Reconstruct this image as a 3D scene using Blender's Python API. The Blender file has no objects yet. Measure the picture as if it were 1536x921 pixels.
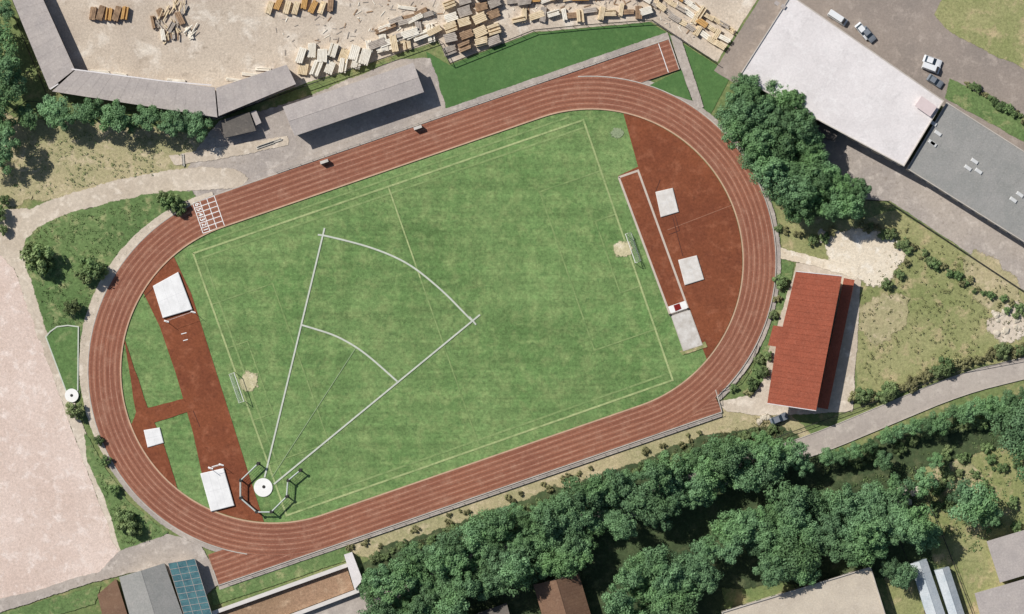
import bpy, bmesh, math, random
from mathutils import Vector, noise as mnoise
random.seed(7)
K=1/6.2; H=700.0
def P(x,y,z=0.0,corr=False):
    f=(H-z)/H if corr else 1.0
    return Vector(((x-768)*K*f,(460.5-y)*K*f,z))
def C(r,g,b,s=1.0):
    def l(c):
        c/=255.0
        return (c/12.92 if c<=0.04045 else ((c+0.055)/1.055)**2.4)*s
    return (l(r),l(g),l(b),1)
scene=bpy.context.scene
TH=math.radians(19.0)
# ------------------------------------------------------------ materials
class NT:
    def __init__(s,name):
        s.m=bpy.data.materials.new(name); s.m.use_nodes=True
        s.t=s.m.node_tree; s.b=s.t.nodes['Principled BSDF']; s.out=s.t.nodes['Material Output']
        s.pos=None
    def n(s,t,**k):
        x=s.t.nodes.new(t)
        for a,v in k.items(): setattr(x,a,v)
        return x
    def L(s,a,b): s.t.links.new(a,b)
    def P(s):
        if not s.pos: s.pos=s.n('ShaderNodeNewGeometry').outputs['Position']
        return s.pos
    def noise(s,scale,detail=4,rough=.55,vec=None,dist=0):
        x=s.n('ShaderNodeTexNoise'); x.inputs['Scale'].default_value=scale
        x.inputs['Detail'].default_value=detail; x.inputs['Roughness'].default_value=rough
        x.inputs['Distortion'].default_value=dist
        s.L(vec if vec else s.P(),x.inputs['Vector']); return x.outputs['Fac']
    def rng(s,v,a,b,c=0,d=1):
        x=s.n('ShaderNodeMapRange'); s.L(v,x.inputs[0])
        for i,q in enumerate((a,b,c,d)): x.inputs[i+1].default_value=q
        return x.outputs[0]
    def mix(s,f,a,b):
        x=s.n('ShaderNodeMix',data_type='RGBA')
        if isinstance(f,float): x.inputs[0].default_value=f
        else: s.L(f,x.inputs[0])
        for i,v in ((6,a),(7,b)):
            if isinstance(v,tuple): x.inputs[i].default_value=v
            else: s.L(v,x.inputs[i])
        return x.outputs[2]
    def math(s,op,a,b=0.0,c=None):
        x=s.n('ShaderNodeMath',operation=op)
        for i,v in enumerate((a,b) if c is None else (a,b,c)):
            if isinstance(v,(int,float)): x.inputs[i].default_value=v
            else: s.L(v,x.inputs[i])
        return x.outputs[0]
    def scale(s,col,f):
        x=s.n('ShaderNodeVectorMath',operation='SCALE'); s.L(col,x.inputs[0]); s.L(f,x.inputs['Scale']); return x.outputs[0]
    def rot(s,ang,sc=(1,1,1)):
        x=s.n('ShaderNodeMapping'); x.inputs['Rotation'].default_value=(0,0,ang); x.inputs['Scale'].default_value=sc; s.L(s.P(),x.inputs['Vector']); return x.outputs[0]
def ground(name,c1,c2,c3=None,big=.05,mid=.35,fine=2.2,grain=.3,c3lo=.52,c3hi=.68,rough=.95,feather=False,seed=0,c4=None,bump=.3,micro=.25,stripes=0):
    n=NT(name)
    v=n.P()
    if seed:
        a=n.n('ShaderNodeVectorMath',operation='ADD'); n.L(v,a.inputs[0]); a.inputs[1].default_value=(seed*31.7,seed*17.3,0); v=a.outputs[0]
    col=n.mix(n.rng(n.noise(big,5,.6,v),.38,.62),c1,c2)
    if c3: col=n.mix(n.rng(n.noise(mid,6,.65,v,.3),c3lo,c3hi),col,c3)
    if c4: col=n.mix(n.rng(n.noise(mid*2.3,5,.7,v),.56,.72,0,.8),col,c4)
    f=n.noise(fine,3,.7,v); g=n.noise(fine*4.3,2,.6,v)
    m=n.math('MULTIPLY',n.rng(f,.25,.75,1-grain,1+grain),n.rng(g,.25,.75,1-micro,1+micro))
    if stripes:
        for sc,amp in (((.03,.42,1),stripes),((.30,.02,1),stripes*.6),((.05,1.6,1),stripes*.8)):
            q=n.noise(1,2,.5,n.rot(-TH,sc)); m=n.math('MULTIPLY',m,n.rng(q,.3,.7,1-amp,1+amp))
    col=n.scale(col,m)
    n.L(col,n.b.inputs['Base Color']); n.b.inputs['Roughness'].default_value=rough
    n.b.inputs['Specular IOR Level'].default_value=.15
    if bump:
        b=n.n('ShaderNodeBump'); b.inputs['Strength'].default_value=bump; b.inputs['Distance'].default_value=.15
        n.L(f,b.inputs['Height']); n.L(b.outputs[0],n.b.inputs['Normal'])
    if feather:
        at=n.n('ShaderNodeAttribute',attribute_name='edge')
        k=n.math('ADD',at.outputs['Fac'],n.math('MULTIPLY',n.math('SUBTRACT',n.noise(1.1,5,.7,v),.5),1.5))
        n.L(n.rng(k,.42,.62),n.b.inputs['Alpha'])
    return n.m
def plain(name,c,var=.12,sc=.8,rough=.7,c2=None,spec=.3,metal=0):
    n=NT(name)
    col=n.mix(n.rng(n.noise(sc,5,.65),.3,.7),tuple(x*(1-var) for x in c[:3])+(1,), c2 if c2 else tuple(x*(1+var) for x in c[:3])+(1,))
    n.L(col,n.b.inputs['Base Color']); n.b.inputs['Roughness'].default_value=rough
    n.b.inputs['Specular IOR Level'].default_value=spec; n.b.inputs['Metallic'].default_value=metal
    return n.m
def roofmat(name,c,c2,c3,sc=.25,g=.18):
    n=NT(name)
    col=n.mix(n.rng(n.noise(sc,6,.65),.35,.65),c,c2)
    col=n.mix(n.rng(n.noise(sc*4,6,.7,None,.5),.5,.75,0,.7),col,c3)
    col=n.scale(col,n.rng(n.noise(sc*1.7,5,.75,None,1.5),.55,.75,1,.86))
    col=n.scale(col,n.rng(n.noise(2.6,4,.75),.25,.75,1-g,1+g))
    n.L(col,n.b.inputs['Base Color']); n.b.inputs['Roughness'].default_value=.8; n.b.inputs['Specular IOR Level'].default_value=.2
    return n.m
# ------------------------------------------------------------ mesh helpers
def link(o,parent=None):
    scene.collection.objects.link(o)
    if parent: o.parent=parent
    return o
def empty(name):
    return link(bpy.data.objects.new(name,None))
def mesh(name,vs,fs,mats,parent=None,mi=None):
    me=bpy.data.meshes.new(name); me.from_pydata([tuple(v) for v in vs],[],fs)
    for m in (mats if isinstance(mats,list) else [mats]): me.materials.append(m)
    if mi: me.polygons.foreach_set('material_index',mi)
    me.update()
    return link(bpy.data.objects.new(name,me),parent)
def area(p): return sum(p[i][0]*p[(i+1)%len(p)][1]-p[(i+1)%len(p)][0]*p[i][1] for i in range(len(p)))/2
def ccw(p):
    p=[Vector((q[0],q[1])) for q in p]
    return p if area(p)>0 else p[::-1]
def offset(p,d,cap=2.5):
    n=len(p); out=[]
    for i in range(n):
        a=(p[i]-p[i-1]); b=(p[(i+1)%n]-p[i])
        if a.length<1e-6 or b.length<1e-6: out.append(p[i].copy()); continue
        a.normalize(); b.normalize()
        na=Vector((a.y,-a.x)); nb=Vector((b.y,-b.x)); m=na+nb
        if m.length<1e-3: out.append(p[i]+na*d); continue
        m.normalize(); out.append(p[i]+m*min(d/max(m.dot(na),.25),abs(d)*cap) if d>0 else p[i]+m*(d/max(m.dot(na),.4)))
    return out
def W2(pts,z=0,corr=False):
    return [P(x,y,z,corr).xy for x,y in pts]
def smooth(p,it=2):
    for _ in range(it):
        q=[]
        for i in range(len(p)):
            a=p[i]; b=p[(i+1)%len(p)]; q+= [a*.75+b*.25,a*.25+b*.75]
        p=q
    return p
def resample(p,step):
    q=[]
    for i in range(len(p)):
        a=p[i]; b=p[(i+1)%len(p)]; n=max(1,int((b-a).length/step))
        q+=[a.lerp(b,j/n) for j in range(n)]
    return q
PC=[0]
def patch(name,px,z,mat,rough=0,feather=0,sm=0,parent=None):
    PC[0]+=1; z=z+PC[0]*.0007
    p=ccw(W2(px))
    if sm: p=smooth(p,sm)
    if rough or feather: p=resample(p,.8)
    if rough: p=[q+Vector((mnoise.noise((q.x*.25,q.y*.25,z*7)),mnoise.noise((q.x*.25,q.y*.25,z*7+50))))*rough+Vector((mnoise.noise((q.x*.9,q.y*.9,z*9)),mnoise.noise((q.x*.9,q.y*.9,z*9+50))))*rough*.45 for q in p]
    n=len(p); vs=[(q.x,q.y,z) for q in p]; fs=[tuple(range(n))]
    if feather:
        o=offset(p,feather,1.3); vs+=[(q.x,q.y,z) for q in o]
        fs+=[(i,i+n,(i+1)%n+n,(i+1)%n) for i in range(n)]
    ob=mesh(name,vs,fs,mat,parent)
    a=ob.data.attributes.new('edge','FLOAT','POINT')
    a.data.foreach_set('value',[1.0]*n+[0.0]*(len(vs)-n))
    return ob
def stripdata(pts,w,z,h=0,closed=False):
    n=len(pts); L=[];R=[]
    for i in range(n):
        a=pts[i]-pts[i-1] if (i>0 or closed) else pts[1]-pts[0]
        b=pts[(i+1)%n]-pts[i] if (i<n-1 or closed) else pts[-1]-pts[-2]
        a=a.normalized(); b=b.normalized(); t=(a+b).normalized(); nn=Vector((-t.y,t.x)); k=w/2/max(nn.dot(Vector((-a.y,a.x))),.4)
        L.append(pts[i]+nn*k); R.append(pts[i]-nn*k)
    vs=[(q.x,q.y,z+h) for q in L]+[(q.x,q.y,z+h) for q in R]
    m=n if closed else n-1
    fs=[(i,i+n,(i+1)%n+n,(i+1)%n) for i in range(m)]
    if h:
        o=2*n; vs+=[(q.x,q.y,z) for q in L]+[(q.x,q.y,z) for q in R]
        for i in range(m):
            j=(i+1)%n
            fs+=[(i,j,j+o,i+o),(i+n,i+n+o,j+n+o,j+n)]
        if not closed: fs+=[(0,o,o+n,n),(n-1,2*n-1,2*n-1+o,n-1+o)]
    return vs,fs
def strips(name,lines,w,z,mat,parent=None,h=0,closed=False,world=False):
    V=[];F=[]
    for k,l in enumerate(lines):
        pts=l if world else W2(l)
        v,f=stripdata(pts,w,z+k*.0006,h,closed); o=len(V); V+=v; F+=[tuple(i+o for i in q) for q in f]
    return mesh(name,V,F,mat,parent)
class MB:
    def __init__(s): s.v=[];s.f=[];s.m=[]
    def add(s,v,f,mi=0):
        o=len(s.v); s.v+=[tuple(q) for q in v]; s.f+=[tuple(i+o for i in q) for q in f]; s.m+=[mi]*len(f)
    def box(s,c,d,ang=0,mi=0,taper=1.0):
        ca,sa=math.cos(ang),math.sin(ang); v=[]
        for z in (-1,1):
            t=taper if z>0 else 1
            for x,y in ((-1,-1),(1,-1),(1,1),(-1,1)):
                X=x*d[0]/2*t; Y=y*d[1]/2*t
                v.append((c[0]+X*ca-Y*sa,c[1]+X*sa+Y*ca,c[2]+z*d[2]/2))
        s.add(v,[(0,3,2,1),(4,5,6,7),(0,1,5,4),(1,2,6,5),(2,3,7,6),(3,0,4,7)],mi)
    def cyl(s,a,b,r0,r1,n=8,mi=0,caps=True):
        a=Vector(a);b=Vector(b);d=(b-a).normalized(); u=d.orthogonal().normalized(); w=d.cross(u); v=[]
        for p,r in ((a,r0),(b,r1)):
            for i in range(n):
                t=2*math.pi*i/n; v.append(p+(u*math.cos(t)+w*math.sin(t))*r)
        f=[(i,(i+1)%n,(i+1)%n+n,i+n) for i in range(n)]
        if caps: f+=[tuple(range(n))[::-1],tuple(range(n,2*n))]
        s.add(v,f,mi)
    def prism(s,p,z0,z1,mi=0,mtop=None):
        n=len(p); v=[(q[0],q[1],z0) for q in p]+[(q[0],q[1],z1) for q in p]
        s.add(v,[(i,(i+1)%n,(i+1)%n+n,i+n) for i in range(n)],mi); o=len(s.v)-2*n
        s.f+=[tuple(range(o,o+n))[::-1],tuple(range(o+n,o+2*n))]; s.m+=[mi,mi if mtop is None else mtop]
    def obj(s,name,mats,parent=None): return mesh(name,s.v,s.f,mats,parent,s.m)
def inside(p,x,y):
    r=False;n=len(p)
    for i in range(n):
        a=p[i];b=p[i-1]
        if (a[1]>y)!=(b[1]>y) and x<(b[0]-a[0])*(y-a[1])/(b[1]-a[1])+a[0]: r=not r
    return r
# ------------------------------------------------------------ palettes
pitchM=ground('pitch_grass',C(111,136,84),C(97,126,74),C(132,149,96),big=.045,mid=.3,fine=1.5,grain=.38,c3lo=.46,c3hi=.74,c4=C(84,113,68),micro=.35,stripes=.1)
innerM=ground('infield_grass',C(98,124,74),C(82,112,64),C(122,136,90),fine=1.5,grain=.32,seed=3)
meadowM=ground('meadow',C(126,134,88),C(102,120,74),C(160,150,110),big=.04,mid=.2,fine=1.2,grain=.32,seed=1,c4=C(84,106,62),bump=.5)
greenF=ground('green_grass',C(110,130,82),C(92,116,70),C(150,152,108),fine=1.5,grain=.36,feather=True,seed=2,c4=C(76,100,60),bump=.4)
lawnM=ground('smooth_lawn',C(84,116,68),C(77,109,62),C(92,122,72),fine=1.2,grain=.16,micro=.14,seed=5,feather=True,bump=.2)
dryF=ground('dry_grass',C(180,166,132),C(154,150,112),C(196,180,150),mid=.3,fine=1.6,grain=.26,feather=True,seed=4,c4=C(120,128,84))
dryG=ground('worn_grass',C(152,150,106),C(130,136,88),C(178,162,126),big=.06,mid=.25,fine=1.5,grain=.28,feather=True,seed=6,c4=C(108,120,76),bump=.4)
gravelM=ground('gravel',C(202,188,170),C(184,170,154),C(216,206,192),fine=1.9,grain=.2,feather=True,seed=7,c4=C(156,142,126),micro=.18,mid=.16)
pathM=ground('compacted_path',C(203,190,173),C(186,172,154),C(216,204,188),fine=1.4,grain=.16,feather=True,seed=8,micro=.14)
greyM=ground('worn_paving',C(176,165,154),C(160,151,144),C(192,182,172),fine=1.6,grain=.16,feather=True,seed=9,c4=C(142,132,122),micro=.14)
ashM=ground('ash_pitch',C(213,194,182),C(202,181,168),C(224,209,199),fine=2.0,grain=.16,feather=True,seed=10,micro=.22,c4=C(190,170,155))
asphM=ground('asphalt',C(152,140,130),C(140,130,122),C(164,152,142),fine=1.8,grain=.14,feather=True,seed=11,micro=.14)
roadM=ground('road_surface',C(178,168,158),C(166,156,148),C(188,178,168),fine=1.3,grain=.1,seed=12,micro=.1,c4=C(154,146,138))
sandM=ground('sand',C(220,208,188),C(206,190,166),C(232,224,210),fine=1.8,grain=.16,feather=True,seed=13,c4=C(190,172,146))
soilM=ground('leaf_litter',C(76,90,60),C(64,76,52),C(98,104,74),fine=1.1,grain=.3,feather=True,seed=14)
tartM=ground('red_tartan',C(130,76,52),C(118,68,48),C(144,90,66),big=.08,mid=.3,fine=1.7,grain=.24,seed=15,micro=.18,c4=C(104,60,44),bump=.05)
white=plain('white_paint',C(232,230,226),.06,.6,.6)
lineM=plain('sector_line',C(190,194,180),.12,1,.8)
pitchLine=ground('worn_chalk',C(166,176,124),C(150,164,112),C(128,150,96),mid=.3,fine=1.5,grain=.2,seed=16,c3lo=.5,c3hi=.66,bump=0)
faintChalk=ground('faint_chalk',C(134,153,100),C(124,145,92),C(110,135,84),mid=.3,fine=1.5,grain=.25,c3lo=.5,c3hi=.62,seed=4,bump=0)
pinkLine=plain('kerb_stone',C(188,156,130),.14,.5,.8)
darkM=plain('dark_metal',C(52,50,48),.1)
concrete=plain('concrete',C(184,176,166),.14,.5,.85)
glassM=plain('window_glass',C(50,62,74),.1,1,.15,spec=.5)
wallM=plain('rendered_wall',C(190,180,164),.08,.5,.9)
brownW=plain('timber_wall',C(110,84,62),.15,.8,.9)
doorM=plain('door_paint',C(92,70,54),.1)
roofGrey=roofmat('fibre_cement_roof',C(176,167,161),C(162,154,150),C(194,186,178))
roofGrey2=roofmat('bitumen_roof',C(150,148,144),C(138,138,134),C(164,160,154))
roofDark=roofmat('old_tar_roof',C(104,98,92),C(90,86,82),C(130,122,112))
roofPale=roofmat('pale_roof_membrane',C(220,214,212),C(206,200,198),C(232,228,226),.12,.12)
roofRed=roofmat('red_roof_sheet',C(160,88,66),C(146,80,60),C(174,104,82),.3,.28)
roofBrown=roofmat('brown_tiles',C(128,100,80),C(112,86,70),C(146,120,98))
roofBeige=roofmat('beige_roof',C(198,186,168),C(182,170,154),C(210,200,184))
roofTeal=roofmat('teal_glazing',C(80,120,124),C(56,90,100),C(116,148,152),.6)
# ------------------------------------------------------------ ground
G=9000
mesh('ground',[(-G,-G,0),(G,-G,0),(G,G,0),(-G,G,0)],[(0,1,2,3)],meadowM)
def z(i): return .05*i
patch('lumber_yard_ground',[(30,-200),(1010,-200),(1085,-40),(1135,-2),(1075,92),(978,32),(800,47),(676,94),(657,60),(440,130),(325,178),(110,130),(60,20)],z(1),gravelM,.2,.3)
patch('lawn',[(640,78),(674,98),(800,50),(975,34),(1058,88),(1096,112),(1066,170),(1040,160),(1012,60),(850,110),(668,166),(655,140)],z(2),lawnM,.15,.2)
patch('dry_grass_area',[(-60,170),(60,185),(310,200),(300,250),(230,268),(60,296),(-60,330)],z(1),dryF,1.5,1.5,1)
patch('forecourt_paving',[(298,222),(330,182),(425,160),(600,90),(645,90),(668,165),(600,200),(400,272),(310,296),(262,285),(285,250)],z(2),greyM,.5,.6)
patch('ash_pitch_ground',[(-250,330),(10,378),(50,480),(95,612),(150,760),(182,828),(150,862),(60,890),(-250,985)],z(3),ashM,.2,.4)
patch('gravel_path',[(372,262),(330,252),(250,258),(180,272),(90,296),(30,322),(-60,300),(-60,370),(12,372),(58,500),(100,615),(150,750),(178,828),(190,822),(160,745),(112,612),(70,490),(36,385),(40,350),(100,318),(190,296),(290,282),(365,282)],z(4),pathM,.4,.8,1)
patch('side_path',[(255,235),(330,222),(430,205),(432,216),(330,238),(262,246)],z(4),pathM,.3,.5)
patch('west_grass',[(42,350),(100,322),(190,300),(285,284),(292,300),(225,345),(165,415),(128,500),(122,590),(105,600),(70,490),(38,390)],z(5),greenF,.5,.7,1)
patch('southwest_grass',[(128,650),(150,690),(190,752),(250,800),(182,826),(160,750),(132,690)],z(5),greenF,.4,.5)
patch('grey_path',[(182,826),(250,803),(300,812),(328,876),(310,890),(230,850),(140,872),(60,898),(-100,950),(-100,925),(60,885),(150,858)],z(5),greyM,.3,.4)
patch('south_lawn',[(318,888),(345,874),(520,818),(530,836),(320,908)],z(5),greenF,.2,.3)
patch('lane_verge_west',[(-100,955),(60,903),(150,880),(140,905),(60,930),(-100,1000)],z(4),greenF,.3,.4)
patch('embankment',[(500,815),(800,720),(1082,618),(1150,598),(1215,650),(1100,672),(900,735),(700,800),(560,840)],z(1),dryF,.8,1)
patch('wood_floor',[(540,1000),(540,860),(575,824),(700,782),(900,716),(1050,660),(1170,640),(1240,690),(1420,620),(1600,590),(1600,640),(1380,700),(1400,860),(1300,860),(1080,880),(1080,1000)],z(2),soilM,1,1.2)
patch('east_meadow',[(1170,330),(1290,330),(1345,316),(1536,438),(1640,500),(1640,530),(1480,545),(1290,606),(1278,430),(1230,400),(1175,370)],z(1),dryG,.5,.8)
patch('northeast_paving',[(1190,130),(1225,215),(1260,296),(1335,300),(1536,434),(1650,505),(1650,380),(1360,240)],z(2),greyM,.2,.3)
patch('asphalt_yard',[(1130,-200),(1800,-200),(1800,400),(1420,160),(1150,60)],z(1),asphM,.2,.3)
patch('narrow_paving',[(1072,106),(1140,0),(1190,-60),(1210,-20),(1110,130)],z(3),asphM,.1,.2)
patch('northeast_lawn',[(1470,-200),(1800,-200),(1800,250),(1545,106),(1490,80),(1398,32),(1420,-10)],z(2),dryG,.4,.4,1)
patch('verge_grass',[(1425,118),(1536,178),(1700,280),(1700,310),(1536,212),(1418,146)],z(2),greenF,.3,.4)
patch('stand_side_grass',[(1168,384),(1190,396),(1182,440),(1166,500),(1150,560),(1136,590),(1120,590),(1136,540),(1160,470)],z(2),greenF,.3,.5)
patch('grandstand_apron',[(1196,396),(1240,396),(1290,414),(1278,616),(1150,622),(1090,616),(1078,604),(1130,592),(1146,572),(1156,520),(1170,480)],z(3),pathM,.3,.5)
patch('sand_heap_area',[(1244,354),(1300,349),(1342,360),(1354,386),(1330,418),(1300,424),(1270,410),(1246,392)],z(4),sandM,1.1,1.8,2)
patch('service_path',[(1166,372),(1240,392),(1285,402),(1285,414),(1236,402),(1165,384)],z(5),sandM,.3,.6)
patch('garden_ground',[(1240,700),(1420,650),(1700,600),(1700,1100),(1380,1100),(1330,860),(1240,760)],z(1),dryG,1,1)
patch('garden_soil',[(1400,700),(1450,690),(1480,720),(1440,745),(1405,730)],z(3),dryF,1,1,1)
patch('bare_soil',[(1440,395),(1475,380),(1520,420),(1536,470),(1490,470),(1460,430)],z(2),dryF,1.5,1.5,1)
patch('bare_soil',[(1300,450),(1350,440),(1360,480),(1320,520),(1296,500)],z(2),dryF,1.5,1.5,1)
roadc=[P(*q).xy for q in [(1900,500),(1640,528),(1536,552),(1440,576),(1330,622),(1220,668),(1100,706),(1000,740),(800,812),(560,900),(300,990)]]
def chaikin(p,it=2):
    for _ in range(it):
        q=[p[0]]
        for i in range(len(p)-1): q+=[p[i]*.75+p[i+1]*.25,p[i]*.25+p[i+1]*.75]
        q.append(p[-1]); p=q
    return p
roadc=chaikin(roadc)
strips('road',[roadc],4.9,z(4),roadM,world=True)
def off_line(pts,d):
    out=[]
    for i,p in enumerate(pts):
        t=(pts[min(i+1,len(pts)-1)]-pts[max(i-1,0)]).normalized(); out.append(p+Vector((-t.y,t.x))*d)
    return out
strips('road_kerb',[off_line(roadc,2.55),off_line(roadc,-2.55)],.18,z(4),concrete,h=.12,world=True)
# ------------------------------------------------------------ track
Cx,Cy=648,474; hs=252; R0=229; TW=47.5
U=(math.cos(TH),-math.sin(TH)); N=(math.sin(TH),math.cos(TH))
def T(s,d): return (Cx+U[0]*s+N[0]*d, Cy+U[1]*s+N[1]*d)
def oval(r,n=72):
    pts=[];
    for i in range(17): pts.append(T(-hs+2*hs*i/16,r))
    for i in range(1,n):
        a=math.pi*i/n; pts.append(T(hs+r*math.sin(a),r*math.cos(a)))
    for i in range(17): pts.append(T(hs-2*hs*i/16,-r))
    for i in range(1,n):
        a=math.pi*i/n; pts.append(T(-hs-r*math.sin(a),-r*math.cos(a)))
    return pts
tn=NT('track_surface')
uv=tn.n('ShaderNodeUVMap',uv_map='UVMap').outputs[0]
sx=tn.n('ShaderNodeSeparateXYZ'); tn.L(uv,sx.inputs[0])
fr=tn.math('FRACT',sx.outputs[1])
dl=tn.math('ABSOLUTE',tn.math('SUBTRACT',fr,.5))
mp=tn.n('ShaderNodeMapping'); mp.inputs['Scale'].default_value=(.05,1.8,1); tn.L(uv,mp.inputs['Vector'])
streak=tn.noise(1.7,4,.6,mp.outputs[0])
base=tn.mix(tn.rng(tn.noise(.05,4,.6),.38,.62),C(148,95,74),C(134,85,68))
base=tn.mix(tn.rng(streak,.38,.68,0,.8),base,C(164,116,94))
base=tn.mix(tn.rng(dl,.08,.32,.6,0),base,C(116,74,60))
base=tn.mix(tn.rng(tn.noise(.35,6,.7),.52,.72,0,.55),base,C(166,126,106))
lf=tn.math('MULTIPLY',tn.rng(dl,.40,.47),tn.rng(tn.noise(.5,5,.65),.36,.62,.15,.65))
base=tn.mix(lf,base,C(186,148,128))
base=tn.scale(base,tn.math('MULTIPLY',tn.rng(tn.noise(2.0,3,.7),.25,.75,.8,1.2),tn.rng(tn.noise(7,2,.7),.25,.75,.85,1.15)))
tn.L(base,tn.b.inputs['Base Color']); tn.b.inputs['Roughness'].default_value=.9; tn.b.inputs['Specular IOR Level'].default_value=.15
trackM=tn.m
track=empty('running_track')
def uvmesh(name,inner,outer,v0,v1,zz,closed):
    n=len(inner); a=[P(*q).xy for q in inner]; b=[P(*q).xy for q in outer]
    L=[0]
    for i in range(n): L.append(L[-1]+(b[(i+1)%n]-b[i]).length)
    V=[(q.x,q.y,zz) for q in a+b]; m=n if closed else n-1
    F=[(i,i+n,(i+1)%n+n,(i+1)%n) for i in range(m)]
    ob=mesh(name,V,F,trackM,track); ul=ob.data.uv_layers.new(name='UVMap'); k=0
    for i in range(m):
        for q in ((L[i],v0),(L[i],v1),(L[i+1],v1),(L[i+1],v0)): ul.data[k].uv=q; k+=1
    return ob
uvmesh('track_lanes',oval(R0),oval(R0+TW),0,6,z(10),True)
uvmesh('sprint_extension',[T(200,-R0),T(471,-R0)],[T(200,-R0-TW),T(471,-R0-TW)],0,6,z(9),False)
uvmesh('start_chute',[T(-434,R0),T(-200,R0)],[T(-434,R0+TW),T(-200,R0+TW)],0,6,z(9),False)
uvmesh('exit_chute',[T(200,R0+4),T(362,R0+18)],[T(200,R0+TW),T(364,R0+TW)],0,6,z(9)+.01,False)
inn=[P(*q).xy for q in oval(R0-.5)]
strips('inner_kerb',[inn],.34,z(10),pinkLine,track,h=.05,closed=True,world=True)
arcR=[T(hs+(R0+TW+1)*math.sin(a),(R0+TW+1)*math.cos(a)) for a in [math.pi*(i/60) for i in range(8,56)]]
arcL=[T(-hs-(R0+TW+1)*math.sin(a),-(R0+TW+1)*math.cos(a)) for a in [math.pi*(i/60) for i in range(0,52)]]
strips('outer_edging',[[T(-434,R0+TW+1),T(364,R0+TW+1)],[T(-434,R0+TW+1),T(-434,R0+24)],[T(-hs,-R0-TW-1),T(471,-R0-TW-1),T(471,-R0)],arcR,arcL,[T(364,R0+TW+1),T(366,R0+14)]],.22,z(9),concrete,track,h=.1)
patch('trackside_path',[T(-205,-R0-TW-1),T(471,-R0-TW-1),T(471,-R0-TW-10),T(-180,-R0-TW-10)],z(6),greyM,.1,.3)
patch('infield_wedge_path',[(1006,54),(1020,56),(1054,160),(1044,164),(1022,104)],z(7),greyM,.1,.3)
patch('grass_wedge',[(975,128),(1022,106),(1036,150),(1010,142)],z(7),lawnM,.1,.2)
oa=[T(-hs-(R0+TW+1)*math.sin(a),-(R0+TW+1)*math.cos(a)) for a in [math.pi*(i/60) for i in range(0,34)]]
ob_=[T(-hs-(R0+TW+1+w)*math.sin(a),-(R0+TW+1+w)*math.cos(a)) for a,w in [(math.pi*(i/60),5+9*math.sin(i/33*math.pi)) for i in range(33,-1,-1)]]
patch('curved_path',oa+ob_,z(7),pathM,.15,.4)
oa=[T(-hs-(R0+TW+1)*math.sin(a),-(R0+TW+1)*math.cos(a)) for a in [math.pi*(i/60) for i in range(33,58)]]
ob_=[T(-hs-(R0+TW+7)*math.sin(a),-(R0+TW+7)*math.cos(a)) for a in [math.pi*(i/60) for i in range(57,32,-1)]]
patch('narrow_verge_path',oa+ob_,z(6),greyM,.15,.4)
oa=[T(hs+(R0+TW+1)*math.sin(a),(R0+TW+1)*math.cos(a)) for a in [math.pi*(i/60) for i in range(8,50)]]
ob_=[T(hs+(R0+TW+7)*math.sin(a),(R0+TW+7)*math.cos(a)) for a in [math.pi*(i/60) for i in range(49,7,-1)]]
patch('east_verge_path',oa+ob_,z(6),greyM,.15,.4)
patch('south_verge_path',[T(-434,R0+TW+2),T(362,R0+TW+2),T(362,R0+TW+7),T(-434,R0+TW+7)],z(6),greyM,.1,.3)
g=[]; s0,s1=-284,-250
gp=lambda s,k: T(s,-R0-TW*k/6)
for i in range(7): g.append([gp(s0,i),gp(s1,i)])
for s in (s0,s0+11,s0+22,s1): g.append([gp(s,0),gp(s,6)])
strips('start_grid_lines',g,.17,z(10)+.03,white,track)
for i in range(6):
    cu=bpy.data.curves.new('num','FONT'); cu.body=str(i+1); cu.size=1.6; cu.align_x='CENTER'; cu.align_y='CENTER'; cu.offset=.03
    to=bpy.data.objects.new('tmp',cu); scene.collection.objects.link(to)
    dg=bpy.context.evaluated_depsgraph_get(); me=bpy.data.meshes.new_from_object(to.evaluated_get(dg)); bpy.data.objects.remove(to)
    me.materials.clear(); me.materials.append(white)
    o=link(bpy.data.objects.new('lane_number_%d'%(i+1),me),track); q=gp(s0+5.5,i+.5); pp=P(*q); o.location=(pp.x,pp.y,z(10)+.03); o.rotation_euler=(0,0,TH-math.pi/2)
strips('finish_lines',[[T(454,-R0-1),T(454,-R0-TW+1)],],.18,z(10)+.03,white,track)
strips('faint_marks',[[T(-434,R0+6),T(-434,R0+TW)]],.14,z(10)+.03,pinkLine,track)
# ------------------------------------------------------------ infield
field=empty('football_pitch')
V=[P(*q) for q in oval(R0)]
mesh('grass',[(v.x,v.y,z(6)) for v in V],[tuple(range(len(V)))[::-1]],pitchM,field)
pl=[(290,380),(875,180),(1009,570),(430,773)]
A,B,Cc,D=[Vector(q) for q in pl]
def Q(u,v):
    t=A.lerp(B,u); b=D.lerp(Cc,u); r=t.lerp(b,v); return (r.x,r.y)
Ln,Wd=105,66
def q2(x,y): return Q(x/Ln,y/Wd)
lines=[[Q(0,0),Q(1,0),Q(1,1),Q(0,1),Q(0,0)],[Q(.5,0),Q(.5,1)]]
for sgn in (0,1):
    f=lambda x: x if sgn==0 else Ln-x
    lines.append([q2(f(0),33-20.1),q2(f(16.5),33-20.1),q2(f(16.5),33+20.1),q2(f(0),33+20.1)])
    lines.append([q2(f(0),33-9.1),q2(f(5.5),33-9.1),q2(f(5.5),33+9.1),q2(f(0),33+9.1)])
strips('touchlines',[lines[0]],.46,z(7)+.02,pitchLine,field)
strips('worn_inner_line',[[Q(.0,.025),Q(1,.027)],[Q(.02,0.02),Q(.02,.98)],[Q(0,.972),Q(1,.972)],[Q(-.01,-.025),Q(.97,-.027)]],.46,z(7),faintChalk,field)
strips('halfway_line',[[Q(.5,0),Q(.5,.35)]],.36,z(8),pitchLine,field)
strips('box_lines',[lines[1]]+lines[2:],.32,z(7)+.01,faintChalk,field)
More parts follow.
